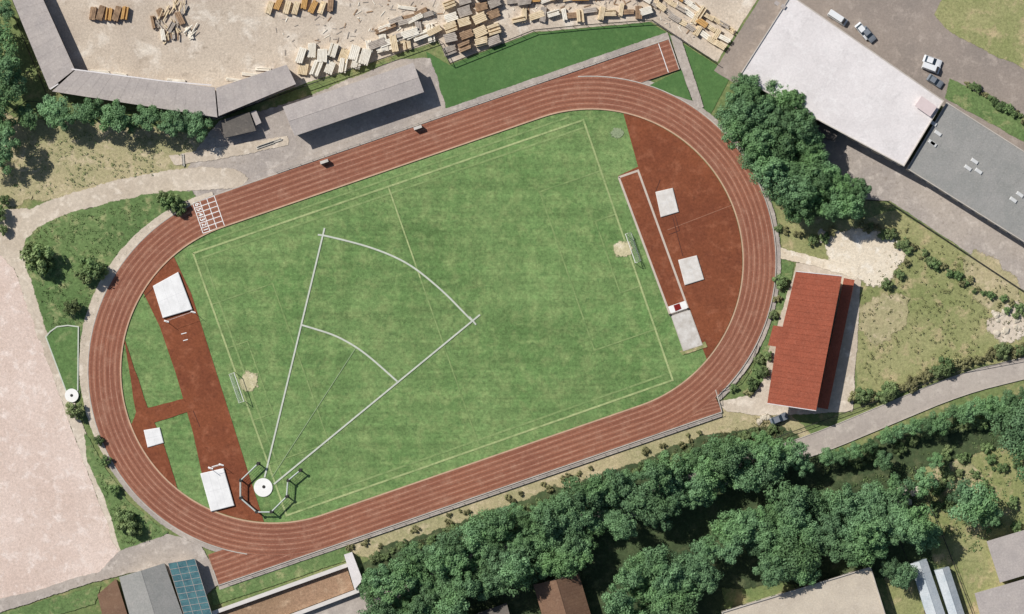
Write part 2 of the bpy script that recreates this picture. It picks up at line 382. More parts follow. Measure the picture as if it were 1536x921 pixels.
def arcpts(cx,cy,r,a0,a1,n=30): return [(cx+r*math.cos(a0+(a1-a0)*i/n),cy+r*math.sin(a0+(a1-a0)*i/n)) for i in range(n+1)]
cR=T(hs,0); cL=T(-hs,0)
ang=lambda c,p: math.atan2(p[1]-c[1],p[0]-c[0])
redD=arcpts(*cR,R0-2,ang(cR,(935,170)),ang(cR,(1057,536)))+[(1052,518),(1033,464),(1005,473),(927,264),(957,250)]
patch('jumping_area_east',redD,z(7),tartM)
a0=ang(cL,(217,440)); a1=ang(cL,(262,386))
a0=a0%(2*math.pi); a1=a1%(2*math.pi)
b0=ang(cL,(396,784))%(2*math.pi); b1=ang(cL,(318,768))%(2*math.pi)
redL=arcpts(*cL,R0-2,a0,a1,10)+[(287,440)]+arcpts(*cL,R0-2,b0,b1,8)+[(302,706),(290,650),(264,560),(240,490)]
patch('jumping_runway_west',redL,z(7),tartM)
patch('runup_strip',[(186,505),(196,535),(222,612),(276,597),(288,616),(232,634),(248,672),(268,738),(246,724),(222,692),(196,640),(204,618)],z(8),tartM,.2)
faintRed=plain('worn_tartan_line',C(156,110,88),.15,.5,.9); darkRed=plain('tartan_seam',C(88,52,42),.15,.5,.9)
strips('runup_lines',[[(1001,345),(1110,303)]],.14,z(8),faintRed)
strips('painted_line_shadows',[[(1009,326),(1024,384)],[(990,270),(983,288)],[(1003,352),(1019,346),(1012,322)],[(232,430),(216,446)],[(300,640),(290,616)]],.18,z(8),darkRed)  # dark line shadows around the mats, painted on the tartan as coloured strips
lj=empty('long_jump_runway')
strips('runway_border',[[(928,266),(957,256),(1032,463),(1005,472),(928,266)]],.5,z(8),plain('runway_line',C(192,178,164),.08),lj)
patch('takeoff_pad',[(1006,470),(1002,460),(1028,451),(1032,462)],z(9),white,parent=lj)
patch('takeoff_plate',[(1010,458),(1019,455),(1022,463),(1013,467)],z(10),plain('dark_red_plate',C(120,20,16)),parent=lj)
m=MB(); 
for (x,y) in [(1005,472),(1032,463)]:
    p=P(x,y); m.cyl((p.x,p.y,.2),(p.x,p.y,.75),.28,.28,10)
m.obj('marker_posts',[darkM],lj)
strips('pit_board',[[(1005,472),(1032,463)]],.14,z(12),darkM,lj)
sp=[(1007,474),(1034,465),(1053,517),(1025,526)]
patch('sand',sp,z(10),plain('damp_sand',C(190,182,172),.14,.7,.95,C(212,208,202)),parent=lj)
strips('sand_edging',[W2(sp)],.22,z(9),concrete,lj,h=.08,closed=True,world=True)
patch('sand_edge_ground',[(1020,527),(1057,513),(1060,520),(1024,532)],z(9),dryG,.1,.2,parent=lj)
matM=plain('mat_cover',C(222,221,219),.08,.5,.6,C(234,233,231)); seamM=plain('mat_seam',C(204,204,204),.05)
def landing_mat(name,px,h,div=2,col=matM):
    e=empty(name); p=ccw(W2(px)); m=MB()
    q=offset(p,-.12); m.prism(p,z(8),h-.08); 
    m.add([(a.x,a.y,h-.08) for a in p]+[(a.x,a.y,h) for a in q],[(i,(i+1)%4,(i+1)%4+4,i+4) for i in range(4)]+[(4,5,6,7)])
    m.obj('cushion',[col],e)
    seg=[]
    for i in range(1,div+1):
        t=i/(div+1); seg.append([q[0].lerp(q[1],t),q[3].lerp(q[2],t)])
    seg.append([q[0].lerp(q[3],.5),q[1].lerp(q[2],.5)])
    strips('seams',seg,.05,h+.004,seamM,e,world=True)
    return e
gm=plain('grey_mat_cover',C(206,199,190),.12,.6,.7,C(222,218,212))
landing_mat('high_jump_mat',[(983,288),(1009,282),(1018,318),(991,326)],.7,1,gm)
landing_mat('high_jump_mat',[(1017,390),(1045,383),(1056,419),(1027,428)],.7,1,gm)
landing_mat('pole_vault_mat',[(230,429),(268,408),(289,464),(245,477)],1.0,2)
landing_mat('pole_vault_mat',[(301,710),(336,702),(352,758),(317,767)],1.0,2)
landing_mat('landing_mat',[(216,645),(240,641),(246,664),(222,671)],.7,1)
def uprights(a,b,h=4.0):
    e=empty('pole_vault_upright'); m=MB(); a=P(*a);b=P(*b)
    for p in (a,b):
        m.box((p.x,p.y,.45),(1.2,.4,.12),-TH); m.cyl((p.x,p.y,.4),(p.x,p.y,h),.06,.05,8)
    m.cyl((a.x,a.y,h-.6),(b.x,b.y,h-.6),.03,.03,6); m.obj('posts_and_bar',[white],e)
uprights((250,482),(290,468)); uprights((316,702),(332,697))
strips('runway_marks',[[(272,501),(280,499)],[(275,511),(282,509)],[(318,700),(332,696)]],.2,z(9),white)
ts=empty('throwing_sector'); O=(395,731)
strips('sector_lines',[[(397,716),(487,342)],[(411,726),(720,472)],[(477,352),(490,354)],[(704,475),(714,487)]],.4,z(9),lineM,ts)
arc1=[(485,353),(520,361),(556,371),(590,384),(618,399),(645,420),(672,444),(695,468),(709,482)]
arc2=[(451,487),(475,494),(500,502),(522,513),(541,525),(560,540),(578,556),(596,572)]
strips('distance_arcs',[[tuple(q) for q in chaikin([Vector(v) for v in arc1])],[tuple(q) for q in chaikin([Vector(v) for v in arc2])]],.42,z(9)+.02,lineM,ts)
strips('centre_line',[[(408,716),(535,520)]],.13,z(9)-.01,plain('thin_line',C(150,168,130),.05),ts)
def disc(name,c,r,zz,mat,parent,h=.04):
    m=MB(); p=P(*c); m.cyl((p.x,p.y,zz),(p.x,p.y,zz+h),r,r,48); return m.obj(name,[mat],parent)
disc('concrete_circle',O,2.25,z(9),white,ts,.1); disc('centre_plate',(396,730),.4,z(9)+.1,darkM,ts,.03)
cage=empty('throwing_cage'); cp=[(388,695),(362,720),(362,746),(386,767),(408,767),(431,744),(433,720),(451,705)]
netM=plain('cage_net',C(186,192,186),.1,2,.7); m=MB(); m2=MB()
for q in cp:
    p=P(*q); m.cyl((p.x,p.y,.1),(p.x,p.y,2.6),.2,.16,10); m.box((p.x,p.y,.36),(.8,.8,.12))
    m.cyl((p.x,p.y,2.6),(p.x,p.y,2.7),.38,.38,12)
m.obj('posts',[darkM],cage)
W=W2(cp)
for i in range(len(W)-1):
    a,b=W[i],W[i+1]
    for zz in [0.5+.5*j for j in range(4)]: m2.cyl((a.x,a.y,zz),(b.x,b.y,zz),.02,.02,4)
    m2.cyl((a.x,a.y,2.5),(b.x,b.y,2.5),.18,.18,6)
    n=int((b-a).length/.7)
    for j in range(1,n):
        c=a.lerp(b,j/n); m2.cyl((c.x,c.y,.3),(c.x,c.y,2.5),.015,.015,4)
m2.obj('net',[netM],cage)
sp_=empty('shot_put_sector')
patch('sector_turf',[(100,585),(70,506),(86,491),(118,490),(116,585)],z(9),innerM,.0,.0,parent=sp_)
strips('sector_lines',[[(100,588),(69,505),(76,497),(86,490),(102,488),(118,490),(117,586)]],.3,z(10),lineM,sp_)
disc('throwing_circle',(108,593),1.65,z(10),white,sp_,.12); disc('centre_plate',(108,593),.36,z(10)+.12,darkM,sp_,.03)
def goal(cx,cy,dirn):
    e=empty('football_goal'); m=MB(); n_=MB(); c=P(cx,cy,.3); ax=Vector((math.sin(TH),-math.cos(TH),0)); d=Vector((math.cos(TH),math.sin(TH),0))*dirn
    a=c+ax*3.66; b=c-ax*3.66; up=Vector((0,0,2.44))
    for p in (a,b):
        m.cyl(p,p+up,.07,.07,8); m.cyl(p+up,p+up+d*.6,.04,.04,6); m.cyl(p+d*1.5,p+up+d*.6,.04,.04,6); m.cyl(p,p+d*1.5,.04,.04,6)
    m.cyl(a+up,b+up,.08,.08,8); m.cyl(a+d*1.5,b+d*1.5,.04,.04,6)
    for i in range(25):
        p=a.lerp(b,i/24); n_.cyl(p+up,p+up+d*.6,.012,.012,4); n_.cyl(p+up+d*.6,p+d*1.5,.012,.012,4)
    for i in range(8):
        t=i/7; o=(up+d*.6).lerp(d*1.5,t); n_.cyl(a+o,b+o,.012,.012,4)
    m.obj('frame',[white],e); n_.obj('net',[netM],e)
goal(945,373,1); goal(360,580,-1)
wornM=ground('worn_goalmouth',C(206,190,160),C(182,176,138),C(214,202,176),fine=1.4,grain=.2,feather=True,seed=17)
patch('goalmouth',[(926,373),(934,368),(943,373),(941,381),(931,382)],z(8),wornM,.8,2.0,1)
patch('goalmouth',[(365,569),(374,564),(382,571),(379,580),(368,582)],z(8),wornM,.8,2.0,1)
patch('worn_patch',[(921,198),(926,195),(931,199),(928,204),(922,203)],z(8),ground('pale_patch',C(140,150,120),C(130,144,110),feather=True,seed=18),.6,1.5,1)
def team_shelter(x,y):
    e=empty('team_shelter'); p=P(x,y); m=MB(); m.box((p.x,p.y,2.05),(2.0,.7,.08),TH); 
    q=p+Vector((-math.sin(TH),math.cos(TH),0))*.32; m.box((q.x,q.y,1.05),(2.0,.06,1.9),TH)
    for s in (-1,1):
        r=p+Vector((math.cos(TH),math.sin(TH),0))*.97*s; m.box((r.x,r.y,1.05),(.05,.6,1.9),TH)
    m.obj('shell',[plain('acrylic_shell',C(196,190,182),.08,.5,.4)],e)
    m=MB(); m.box((p.x,p.y,.5),(1.7,.3,.06),TH,0)
    for s in (-1,1):
        r=p+Vector((math.cos(TH),math.sin(TH),0))*.7*s; m.box((r.x,r.y,.27),(.06,.25,.38),TH)
    m.obj('bench',[brownW],e)
team_shelter(487,243); team_shelter(627,192)
def bench(x,y,a,L=4):
    e=empty('park_bench'); p=P(x,y); m=MB()
    for k in (-.17,0,.17):
        q=p+Vector((-math.sin(a),math.cos(a),0))*k; m.box((q.x,q.y,.47),(L,.13,.05),a)
    q=p+Vector((-math.sin(a),math.cos(a),0))*.32; m.box((q.x,q.y,.75),(L,.04,.22),a)
    m.obj('slats',[plain('bench_wood',C(212,206,194),.06)],e); m=MB()
    for s in (-1,1):
        r=p+Vector((math.cos(a),math.sin(a),0))*(L/2-.3)*s; m.box((r.x,r.y,.23),(.08,.5,.42),a); m.box((r.x-math.sin(a)*.27,r.y+math.cos(a)*.27,.6),(.07,.05,.5),a)
    m.obj('legs',[darkM],e)
bench(405,215,TH,6); bench(398,218,TH,4.5); bench(275,240,math.radians(95),3)
# ------------------------------------------------------------ buildings
def rnd(a,b): return random.uniform(a,b)
def openings(e,p,h,zb=1.0,wh=1.3,sp=3.4,ww=1.3,off=.0,door=True):
    mg=MB(); mf=MB(); n=len(p); best=max(range(n),key=lambda i:(p[(i+1)%n]-p[i]).length)
    md=MB()
    for i in range(n):
        a=p[i]; b=p[(i+1)%n]; L=(b-a).length
        if L<4: continue
        t=(b-a).normalized(); nn=Vector((t.y,-t.x)); an=math.atan2(t.y,t.x); k=int(L/sp)
        for j in range(k):
            c=a+t*(L*(j+.5)/k)
            if door and i==best and j==k//2:
                c2=c+nn*.03; md.box((c2.x,c2.y,1.05),(1.1,.1,2.1),an); continue
            zz=zb
            while zz+wh<h-.2:
                c1=c+nn*.02; mf.box((c1.x,c1.y,zz+wh/2),(ww+.16,.08,wh+.16),an)
                c2=c+nn*.04; mg.box((c2.x,c2.y,zz+wh/2),(ww,.1,wh),an); zz+=2.9
    if mf.v: mf.obj('window_frames',[white],e); mg.obj('windows',[glassM],e)
    if md.v: md.obj('door',[doorM],e)
def flat(name,px,h,wm,rm,over=.35,ribs=0,parapet=0,win=True,e=None,slab=.22):
    e=e or empty(name); r=ccw(W2(px,h,True)); w=offset(r,-over)
    m=MB(); m.prism(w,0,h-slab-.004); m.obj('walls',[wm],e)
    m=MB(); m.prism(r,h-slab,h); m.obj('roof',[rm],e)
    if ribs:
        a,b,c,d=r[0],r[1],r[2],r[3]
        if (b-a).length<(d-a).length: a,b,c,d=b,c,d,a
        L=(b-a).length; k=int(L/ribs)
        strips('roof_ribs',[[a.lerp(b,j/k),d.lerp(c,j/k)] for j in range(1,k)],.05,h+.002,rm,e,h=.02,world=True)
    if parapet:
        q=offset(r,-.12); strips('parapet',[q],.22,h+.002,concrete,e,h=parapet,closed=True,world=True)
    if win: openings(e,w,h)
    return e
def gable(name,px,h,rh,wm,rm,over=.4,ribs=.9,chim=False):
    e=empty(name); r=ccw(W2(px,h+rh*.5,True)); 
    a,b,c,d=r
    if (b-a).length<(d-a).length: a,b,c,d=b,c,d,a
    w=offset([a,b,c,d],-over); wa,wb,wc,wd=w
    m1=a.lerp(d,.5); m2=b.lerp(c,.5); n1=wa.lerp(wd,.5); n2=wb.lerp(wc,.5)
    v3=lambda q,zz:(q.x,q.y,zz)
    m=MB(); m.add([v3(wa,0),v3(wb,0),v3(wc,0),v3(wd,0),v3(wa,h),v3(wb,h),v3(wc,h),v3(wd,h),v3(n1,h+rh*.9),v3(n2,h+rh*.9)],
      [(0,1,5,4),(2,3,7,6),(1,2,6,9,5),(3,0,4,8,7)]); m.obj('walls',[wm],e)
    t=.16; m=MB()
    for (p0,p1,q0,q1) in ((a,b,m1,m2),(d,c,m1,m2)):
        m.add([v3(p0,h-.05),v3(p1,h-.05),v3(q1,h+rh),v3(q0,h+rh),v3(p0,h-.05+t),v3(p1,h-.05+t),v3(q1,h+rh+t),v3(q0,h+rh+t)],
         [(4,5,6,7),(0,1,2,3),(0,1,5,4),(1,2,6,5),(0,3,7,4)])
    m.obj('roof',[rm],e)
    if ribs:
        m=MB(); L=(b-a).length; k=int(L/ribs)
        for (p0,p1) in ((a,b),(d,c)):
            for j in range(1,k):
                s=p0.lerp(p1,j/k); u=m1.lerp(m2,j/k); m.cyl(v3(s,h+t-.045),v3(u,h+rh+t+.005),.03,.03,4)
        m.cyl(v3(m1,h+rh+t-.04),v3(m2,h+rh+t-.04),.1,.1,6); m.obj('roof_ribs',[rm],e)
    if chim:
        q=m1.lerp(m2,.3); m=MB(); m.box((q.x,q.y,h+rh+.5),(.8,.6,1.4)); m.box((q.x,q.y,h+rh+1.25),(.95,.75,.1)); m.obj('chimney',[roofBrown],e)
    openings(e,[wa,wb,wc,wd],h)
    return e
sh=empty('lumber_shed')
for q in ([(-6,-60),(38,-60),(112,104),(74,134)],[(78,137),(113,105),(322,131),(326,176)],[(324,132),(430,97),(444,126),(328,174)]):
    flat('wing',q,4.8,brownW,roofGrey,ribs=2.2,win=False,e=sh)
strips('eaves_trim',[[(92,128),(80,136)],[(112,106),(250,124),(320,130)]],.3,4.85,roofPale,sh)
gable('clubhouse',[(424,160),(620,94),(636,138),(442,204)],4.8,.3,wallM,roofGrey,ribs=2)
flat('storage_hut',[(332,180),(374,168),(384,196),(336,207)],2.8,brownW,roofDark)
flat('small_shed',[(376,168),(384,165),(392,184),(384,188)],2.4,wallM,roofGrey,win=False)
e=flat('industrial_hall',[(1107,116),(1186,-8),(1416,151),(1356,250)],7.5,wallM,roofPale,parapet=.25,ribs=6)
m=MB(); p=P(1388,160,7.5,True); m.box((p.x,p.y,8.0),(4.2,2.6,.9),math.radians(-35)); m.box((p.x,p.y,8.48),(4.5,2.9,.08),math.radians(-35)); m.obj('rooftop_unit',[plain('faded_pink',C(206,190,188),.05)],e)
m=MB()
for x,y in ((1165,5),(1175,10)): 
    p=P(x,y,7.5,True); m.box((p.x,p.y,7.7),(1.1,.9,.45),math.radians(-35))
m.obj('roof_vents',[roofGrey],e)
e=flat('workshop_hall',[(1420,153),(1680,318),(1620,416),(1360,253)],6.2,wallM,roofGrey2,parapet=.2,ribs=4)
m=MB()
for x,y in ((1400,185),(1407,200),(1398,214),(1462,242),(1468,257),(1452,252),(1400,216),(1530,292),(1520,300)):
    p=P(x,y,6.2,True); m.box((p.x,p.y,6.35),(1.9,.9,.3),math.radians(-35),taper=.85)
m.obj('skylights',[plain('skylight_dome',C(200,200,198),.05,1,.3)],e)
e=flat('entrance_porch',[(1222,205),(1232,180),(1262,186),(1252,212)],3.6,darkM,roofDark,win=False)
gs=empty('grandstand')
r=ccw(W2([(1194,407),(1263,414),(1224,616),(1151,605),(1164,520),(1152,518),(1160,488),(1174,490)],6.8,True))
m=MB(); m.prism(r,6.55,6.8); m.obj('roof',[roofRed],gs)
a0_,a1_=P(1194,407,6.8,True).xy,P(1263,414,6.8,True).xy; b0_,b1_=P(1151,605,6.8,True).xy,P(1224,616,6.8,True).xy
L=(b0_-a0_).length;k=int(L/1.3)
strips('roof_ribs',[[a0_.lerp(b0_,j/k),a1_.lerp(b1_,j/k)] for j in range(1,k)],.08,6.802,roofRed,gs,h=.05,world=True)
strips('fascia',[[a0_,a1_],[b0_,b1_]],.18,6.81,roofPale,gs,h=.08,world=True)
r2=ccw(W2([(1266,417),(1282,420),(1242,614),(1226,611)],3.0,True)); m=MB(); m.prism(r2,2.8,3.0); m.obj('rear_roof',[roofRed],gs)
w=offset(r2,-.3); m=MB(); m.prism(w,0,2.79); m.obj('rear_rooms',[wallM],gs)
m=MB(); A0=P(1254,420).xy; B0=P(1216,606).xy; dd=(B0-A0); an=math.atan2(dd.y,dd.x); mid=(A0+B0)/2; nn=Vector((dd.y,-dd.x)).normalized()
if nn.x>0: nn=-nn
m.box((mid.x,mid.y,3.2),(dd.length,.25,6.6),an); m.obj('back_wall',[wallM],gs)
m=MB()
for i in range(7):
    c=mid+nn*(1.0+i*.95); hh=3.3-i*.42; m.box((c.x,c.y,hh/2),(dd.length-.4,.94,hh),an)
m.obj('seating_steps',[concrete],gs); m=MB()
for i in range(7):
    c=mid+nn*(1.0+i*.95); hh=3.3-i*.42; m.box((c.x,c.y,hh+.3),(dd.length-2,.3,.06),an)
m.obj('seat_planks',[brownW],gs); m=MB()
for i in range(7):
    c=A0.lerp(B0,(i+.3)/6.6)+nn*9.6; m.cyl((c.x,c.y,0),(c.x,c.y,6.55),.12,.12,8); m.cyl((c.x,c.y,5.2),(c.x-nn.x*1.6,c.y-nn.y*1.6,6.5),.07,.07,6)
m.obj('roof_posts',[darkM],gs)
gable('pavilion',[(178,866),(246,845),(274,924),(200,946)],3.6,1.6,wallM,roofGrey2,ribs=1.8)
flat('pavilion_annex',[(146,892),(174,868),(198,944),(160,950)],3.4,brownW,roofBrown,win=False)
e=flat('glass_conservatory',[(252,845),(292,838),(318,922),(278,928)],3.8,wallM,roofTeal,win=False)
r=[P(x,y,3.8,True).xy for x,y in ((252,845),(292,838),(318,922),(278,928))]
strips('glazing_bars',[[r[0].lerp(r[3],j/9),r[1].lerp(r[2],j/9)] for j in range(10)]+[[r[0].lerp(r[1],j/3),r[3].lerp(r[2],j/3)] for j in range(4)],.09,3.802,roofGrey,e,h=.06,world=True)
wb=empty('walled_terrace'); q=[(322,918),(524,846),(536,886),(335,962)]
patch('floor',[(326,918),(520,850),(531,884),(335,958)],z(6),ground('brown_soil',C(158,128,104),C(146,120,96),C(176,150,124),seed=21),parent=wb)
strips('walls',[ccw(W2(q))],.9,z(6),plain('white_wall',C(208,202,196),.08),wb,h=1.2,closed=True,world=True)
flat('pump_house',[(516,832),(528,828),(544,870),(532,884)],2.2,wallM,roofPale,win=False,over=.1)
gable('brown_house',[(800,878),(868,860),(905,985),(835,1000)],4.5,3,wallM,roofBrown,chim=True)
flat('flat_roof_workshop',[(1082,918),(1306,850),(1345,975),(1120,1040)],5,wallM,roofBeige,parapet=.3,ribs=5)
gable('small_house',[(690,930),(760,905),(775,960),(705,985)],4,2.5,wallM,roofDark)
ghg=plain('greenhouse_glass',C(170,184,190),.06,1,.2); ghr=roofmat('whitewashed_glass',C(196,200,202),C(170,180,186),C(214,214,214))
for q in ([(1366,846),(1390,838),(1440,985),(1412,995)],[(1402,856),(1424,850),(1468,985),(1446,990)]):
    e=gable('greenhouse',q,2.2,1.2,ghg,ghr,over=.1,ribs=1.5)
flat('garage',[(1480,812),(1560,788),(1580,850),(1500,874)],3,wallM,roofGrey)
flat('garage',[(1462,890),(1560,862),(1580,930),(1480,960)],3,wallM,roofGrey)
# ------------------------------------------------------------ lumber stacks
tanW=plain('fresh_timber',C(214,190,152),.15,1.2,.9,C(230,212,180)); creamW=plain('pale_timber',C(226,216,198),.08,1,.9,C(238,232,218))
brnW=plain('weathered_timber',C(136,110,88),.2,1,.9,C(176,146,116)); greyW=plain('grey_timber',C(162,150,138),.15,1,.9,C(190,180,168)); orW=plain('orange_timber',C(192,150,94),.15,1,.9)
def stack(x,y,L,W_,h,a,mat,gap=.06):
    m=MB(); p=P(x,y); n=max(3,int(W_/rnd(.22,.4))); pw=W_/n; ca,sa=math.cos(a),math.sin(a)
    layers=max(2,int(h/.45)); lh=h/layers
    for l in range(layers):
        top=l==layers-1
        if top:
            for i in range(n):
                if random.random()<.07: continue
                o=-W_/2+pw*(i+.5); sh_=rnd(-.15,.15); m.box((p.x+ca*sh_-sa*o,p.y+sa*sh_+ca*o,.05+lh*l+lh*.42),(L*rnd(.92,1),pw-gap,lh*.75*rnd(.85,1.1)),a+rnd(-.015,.015))
        else: m.box((p.x,p.y,.05+lh*(l+.42)),(L*.97,W_*.97,lh*.78),a)
        for k in (-.35,.35): m.box((p.x+ca*L*k,p.y+sa*L*k,.05+lh*(l+.06)),(.12,W_,.12),a)
    m.obj('lumber_stack',[mat])
def logs(x,y,n,L,a,mat):
    m=MB(); p=P(x,y)
    for i in range(n):
        o=rnd(-1.6,1.6); t=rnd(-.8,.8); b=a+rnd(-.5,.5); zz=rnd(.2,.9); d=Vector((math.cos(b),math.sin(b),0))*L/2*rnd(.6,1.1); c=Vector((p.x-math.sin(a)*o+math.cos(a)*t,p.y+math.cos(a)*o+math.sin(a)*t,zz)); r=rnd(.1,.22)
        m.cyl(c-d,c+d,r,r*.8,7)
    m.obj('log_pile',[mat])
deg=math.radians
for x in (140,152,164,176,188): stack(x,22+rnd(-4,4),rnd(3,4.2),1.5,1.4,deg(80+rnd(-8,8)),random.choice([brnW,brnW,orW]))
for x,y in ((243,18),(255,40),(270,28),(285,45),(272,8),(245,55),(262,52),(236,35)):
    logs(x,y,5,rnd(2.5,4),deg(rnd(60,110)),random.choice([brnW,greyW,tanW,creamW]))
    stack(x+rnd(-6,6),y+rnd(-6,6),rnd(2,3.4),rnd(1,1.6),rnd(.6,1.2),deg(rnd(50,120)),random.choice([brnW,greyW,brnW,creamW]))
for x in range(405,500,13): stack(x,rnd(4,14),3.2,1.4,1.2,deg(75+rnd(-12,12)),random.choice([orW,brnW,tanW]))
for x,y in ((452,84),(468,76),(484,84),(500,76),(516,84),(532,80),(455,104),(475,103),(495,102),(515,98),(536,92),(548,86)):
    stack(x,y,rnd(2.8,4.0),rnd(1.7,2.4),rnd(1,2),deg(rnd(68,88)),random.choice([creamW,creamW,tanW]))
for i in range(17):
    t=i/16; stack(555+t*95+rnd(-3,3),74-t*30+rnd(-5,5),rnd(3,5),rnd(1.4,2),rnd(.8,1.8),deg(20+rnd(-8,8)) if i%3 else deg(100),random.choice([creamW,tanW,greyW,creamW]))
for i in range(9): stack(570+i*9+rnd(-3,3),42-i*3.0+rnd(-4,4),rnd(2.4,4),1.2,1.2,deg(20+rnd(-8,8)),random.choice([creamW,greyW,brnW]))
for j in range(5):
    for i in range(4):
        stack(676+i*22+rnd(-3,3),78-j*18-i*6+rnd(-3,3),rnd(2.8,3.4),rnd(1.8,2.5),rnd(1,2.4),deg(18+rnd(-6,6)),random.choice([greyW,greyW,brnW,creamW,tanW]))
for i in range(15):
    stack(775+i*14+rnd(-3,3),28-i*.9+rnd(-5,5),rnd(2.8,3.8),rnd(1,1.8),rnd(.8,1.6),deg(rnd(70,110)) if i%2 else deg(rnd(0,25)),random.choice([creamW,creamW,tanW,greyW,brnW]))
for i in range(12): stack(770+i*17+rnd(-3,3),2-i*1.2+rnd(-4,4),rnd(2.8,4.2),rnd(1,1.8),rnd(.8,1.6),deg(rnd(0,20)),random.choice([orW,tanW,creamW,greyW]))
for i in range(11):
    for j in range(3):
        if random.random()<.15: continue
        stack(968+i*11+j*9+rnd(-2,2),-2+i*7-j*11+rnd(-2,2),rnd(2.4,3.4),rnd(1.0,1.5),rnd(.8,1.6),deg(-33+rnd(-6,6)+(90 if random.random()<.2 else 0)),random.choice([tanW,orW,tanW,creamW,greyW]))
for x,y in ((150,108),(180,112),(262,121),(268,122),(640,20),(610,12),(350,120),(375,112),(395,104)): stack(x,y,rnd(3,5),.8,.5,deg(-6+rnd(-4,4)),creamW)
m=MB()
for i in range(260):
    x=rnd(400,1060); y=max(-10,110-(x-380)*.2)*random.random()+rnd(-6,6)
    if x>978: y=rnd(0,(x-978)*.6+25)
    p=P(x,y); a=rnd(0,3.14); m.box((p.x,p.y,.12+rnd(0,.1)),(rnd(.4,1.8),rnd(.12,.3),.07),a,random.choice((0,1,2,2)))
m.obj('loose_boards',[creamW,brnW,greyW])
# ------------------------------------------------------------ fences
def fence(name,px,h=1.6,mat=darkM,sp=3.0,rail=.07):
    m=MB(); pts=W2(px)
    for a,b in zip(pts,pts[1:]):
        L=(b-a).length; n=max(1,int(L/sp))
        for j in range(n):
            c=a.lerp(b,j/n); m.cyl((c.x,c.y,0),(c.x,c.y,h),.05,.05,6)
        for zz in (.3,h/2,h-.05): m.cyl((a.x,a.y,zz),(b.x,b.y,zz),rail if zz>h/2 else .02,rail if zz>h/2 else .02,5)
    m.obj(name,[mat])
fence('wire_fence',[(326,178),(440,136),(657,59),(675,96),(800,46),(880,38),(978,31),(1076,96)],1.8,rail=.1)
fence('wire_fence',[(8,-10),(75,151)],1.8); fence('wire_fence',[(-60,222),(42,152),(326,178)],1.6)
fence('wire_fence',[(1258,299),(1330,302),(1536,438),(1700,545)],1.6,rail=.1)
fence('wire_fence',[(548,886),(800,795),(1180,650),(1440,556),(1536,538),(1700,520)],1.3)
fence('wire_fence',[(1316,728),(1345,800),(1368,860)],1.2); fence('wire_fence',[(1370,700),(1420,820),(1460,925)],1.2)
fence('wire_fence',[(1166,815),(1210,925)],1.2)
galv=plain('galvanised',C(150,148,144),.1)
fence('handrail',[T(-150,-R0-TW-3),T(430,-R0-TW-3)],1.1,galv,3,.05)
fence('handrail',[T(-420,R0+TW+4),T(364,R0+TW+4)],1.1,galv,3,.06)
fence('handrail',[(1080,606),(1079,586),(1108,572),(1128,542),(1136,516)],1.1,darkM,2,.06)
# ------------------------------------------------------------ cars
def car(x,y,a,body,L=4.4,van=False):
    e=empty('parked_van' if van else 'parked_car'); p=P(x,y); hw=.88
    prof=[(-L/2,.35),(-L/2+.02,.85),(-L*.38,.98),(-L*.30,1.0),(L*.22,1.0),(L*.40,.86),(L/2-.05,.72),(L/2,.35)]
    top=[(-L*.40,.98),(-L*.30,1.42),(L*.02,1.45),(L*.20,.99)] if not van else [(-L*.49,.9),(-L*.48,2.0),(L*.26,2.0),(L*.40,.95)]
    ca,sa=math.cos(a),math.sin(a)
    def w(u,v,zz): return (p.x+u*ca-v*sa,p.y+u*sa+v*ca,zz)
    m=MB(); n=len(prof)
    rows=[]
    for v,s,dz in ((-hw,.97,-.04),(-hw+.1,1,0),(hw-.1,1,0),(hw,.97,-.04)):
        rows.append([w(u*s,v,zz+(dz if zz>.5 else 0)) for u,zz in prof])
    V=sum(rows,[]); F=[]
    for r_ in range(3):
        for i in range(n): F.append((r_*n+i,r_*n+(i+1)%n,(r_+1)*n+(i+1)%n,(r_+1)*n+i))
    F+=[tuple(range(n))[::-1],tuple(range(3*n,4*n))]; m.add(V,F); m.obj('body',[body],e)
    m=MB(); V=[w(u,-hw*(.94 if i in(0,3) else .76),zz) for i,(u,zz) in enumerate(top)]+[w(u,hw*(.94 if i in(0,3) else .76),zz) for i,(u,zz) in enumerate(top)]
    m.add(V,[(0,1,2,3),(7,6,5,4),(0,4,5,1),(2,6,7,3)],0); m.add(V,[(1,5,6,2)],1); m.obj('cabin',[glassM if not van else body,body],e)
    u0=top[1][0]+.05;u1=top[2][0]-.05; m=MB(); m.add([w(u0,-hw*.74,top[1][1]+.03),w(u1,-hw*.74,top[2][1]+.03),w(u1,hw*.74,top[2][1]+.03),w(u0,hw*.74,top[1][1]+.03)],[(0,1,2,3)]); m.obj('roof_panel',[body],e)
    if van:
        m=MB(); m.add([w(L*.275,-.66,1.93),w(L*.395,-.8,1.0),w(L*.395,.8,1.0),w(L*.275,.66,1.93)],[(0,1,2,3)]); o=m.obj('windscreen',[glassM],e); o.location=(ca*.05,sa*.05,.03)
    m=MB()
    for u in (-L*.3,L*.31):
        for v in (-hw+.05,hw-.05):
            m.cyl(w(u,v-.1,.34),w(u,v+.1,.34),.33,.33,16)
    m.obj('wheels',[darkM],e)
wc=plain('white_car_paint',C(222,224,226),.02,1,.3,spec=.5); gc=plain('grey_car_paint',C(120,126,134),.03,1,.3,spec=.5)
car(1256,27,deg(-33),wc,5.0,True); car(1294,47,deg(-50),wc,4.5); car(1302,52,deg(-50),gc,4.2); car(1398,92,deg(-20),wc,4.6); car(1396,102,deg(-20),wc,4.4,True); car(1402,122,deg(-33),gc,4.1)
car(1168,628,deg(22),gc); 
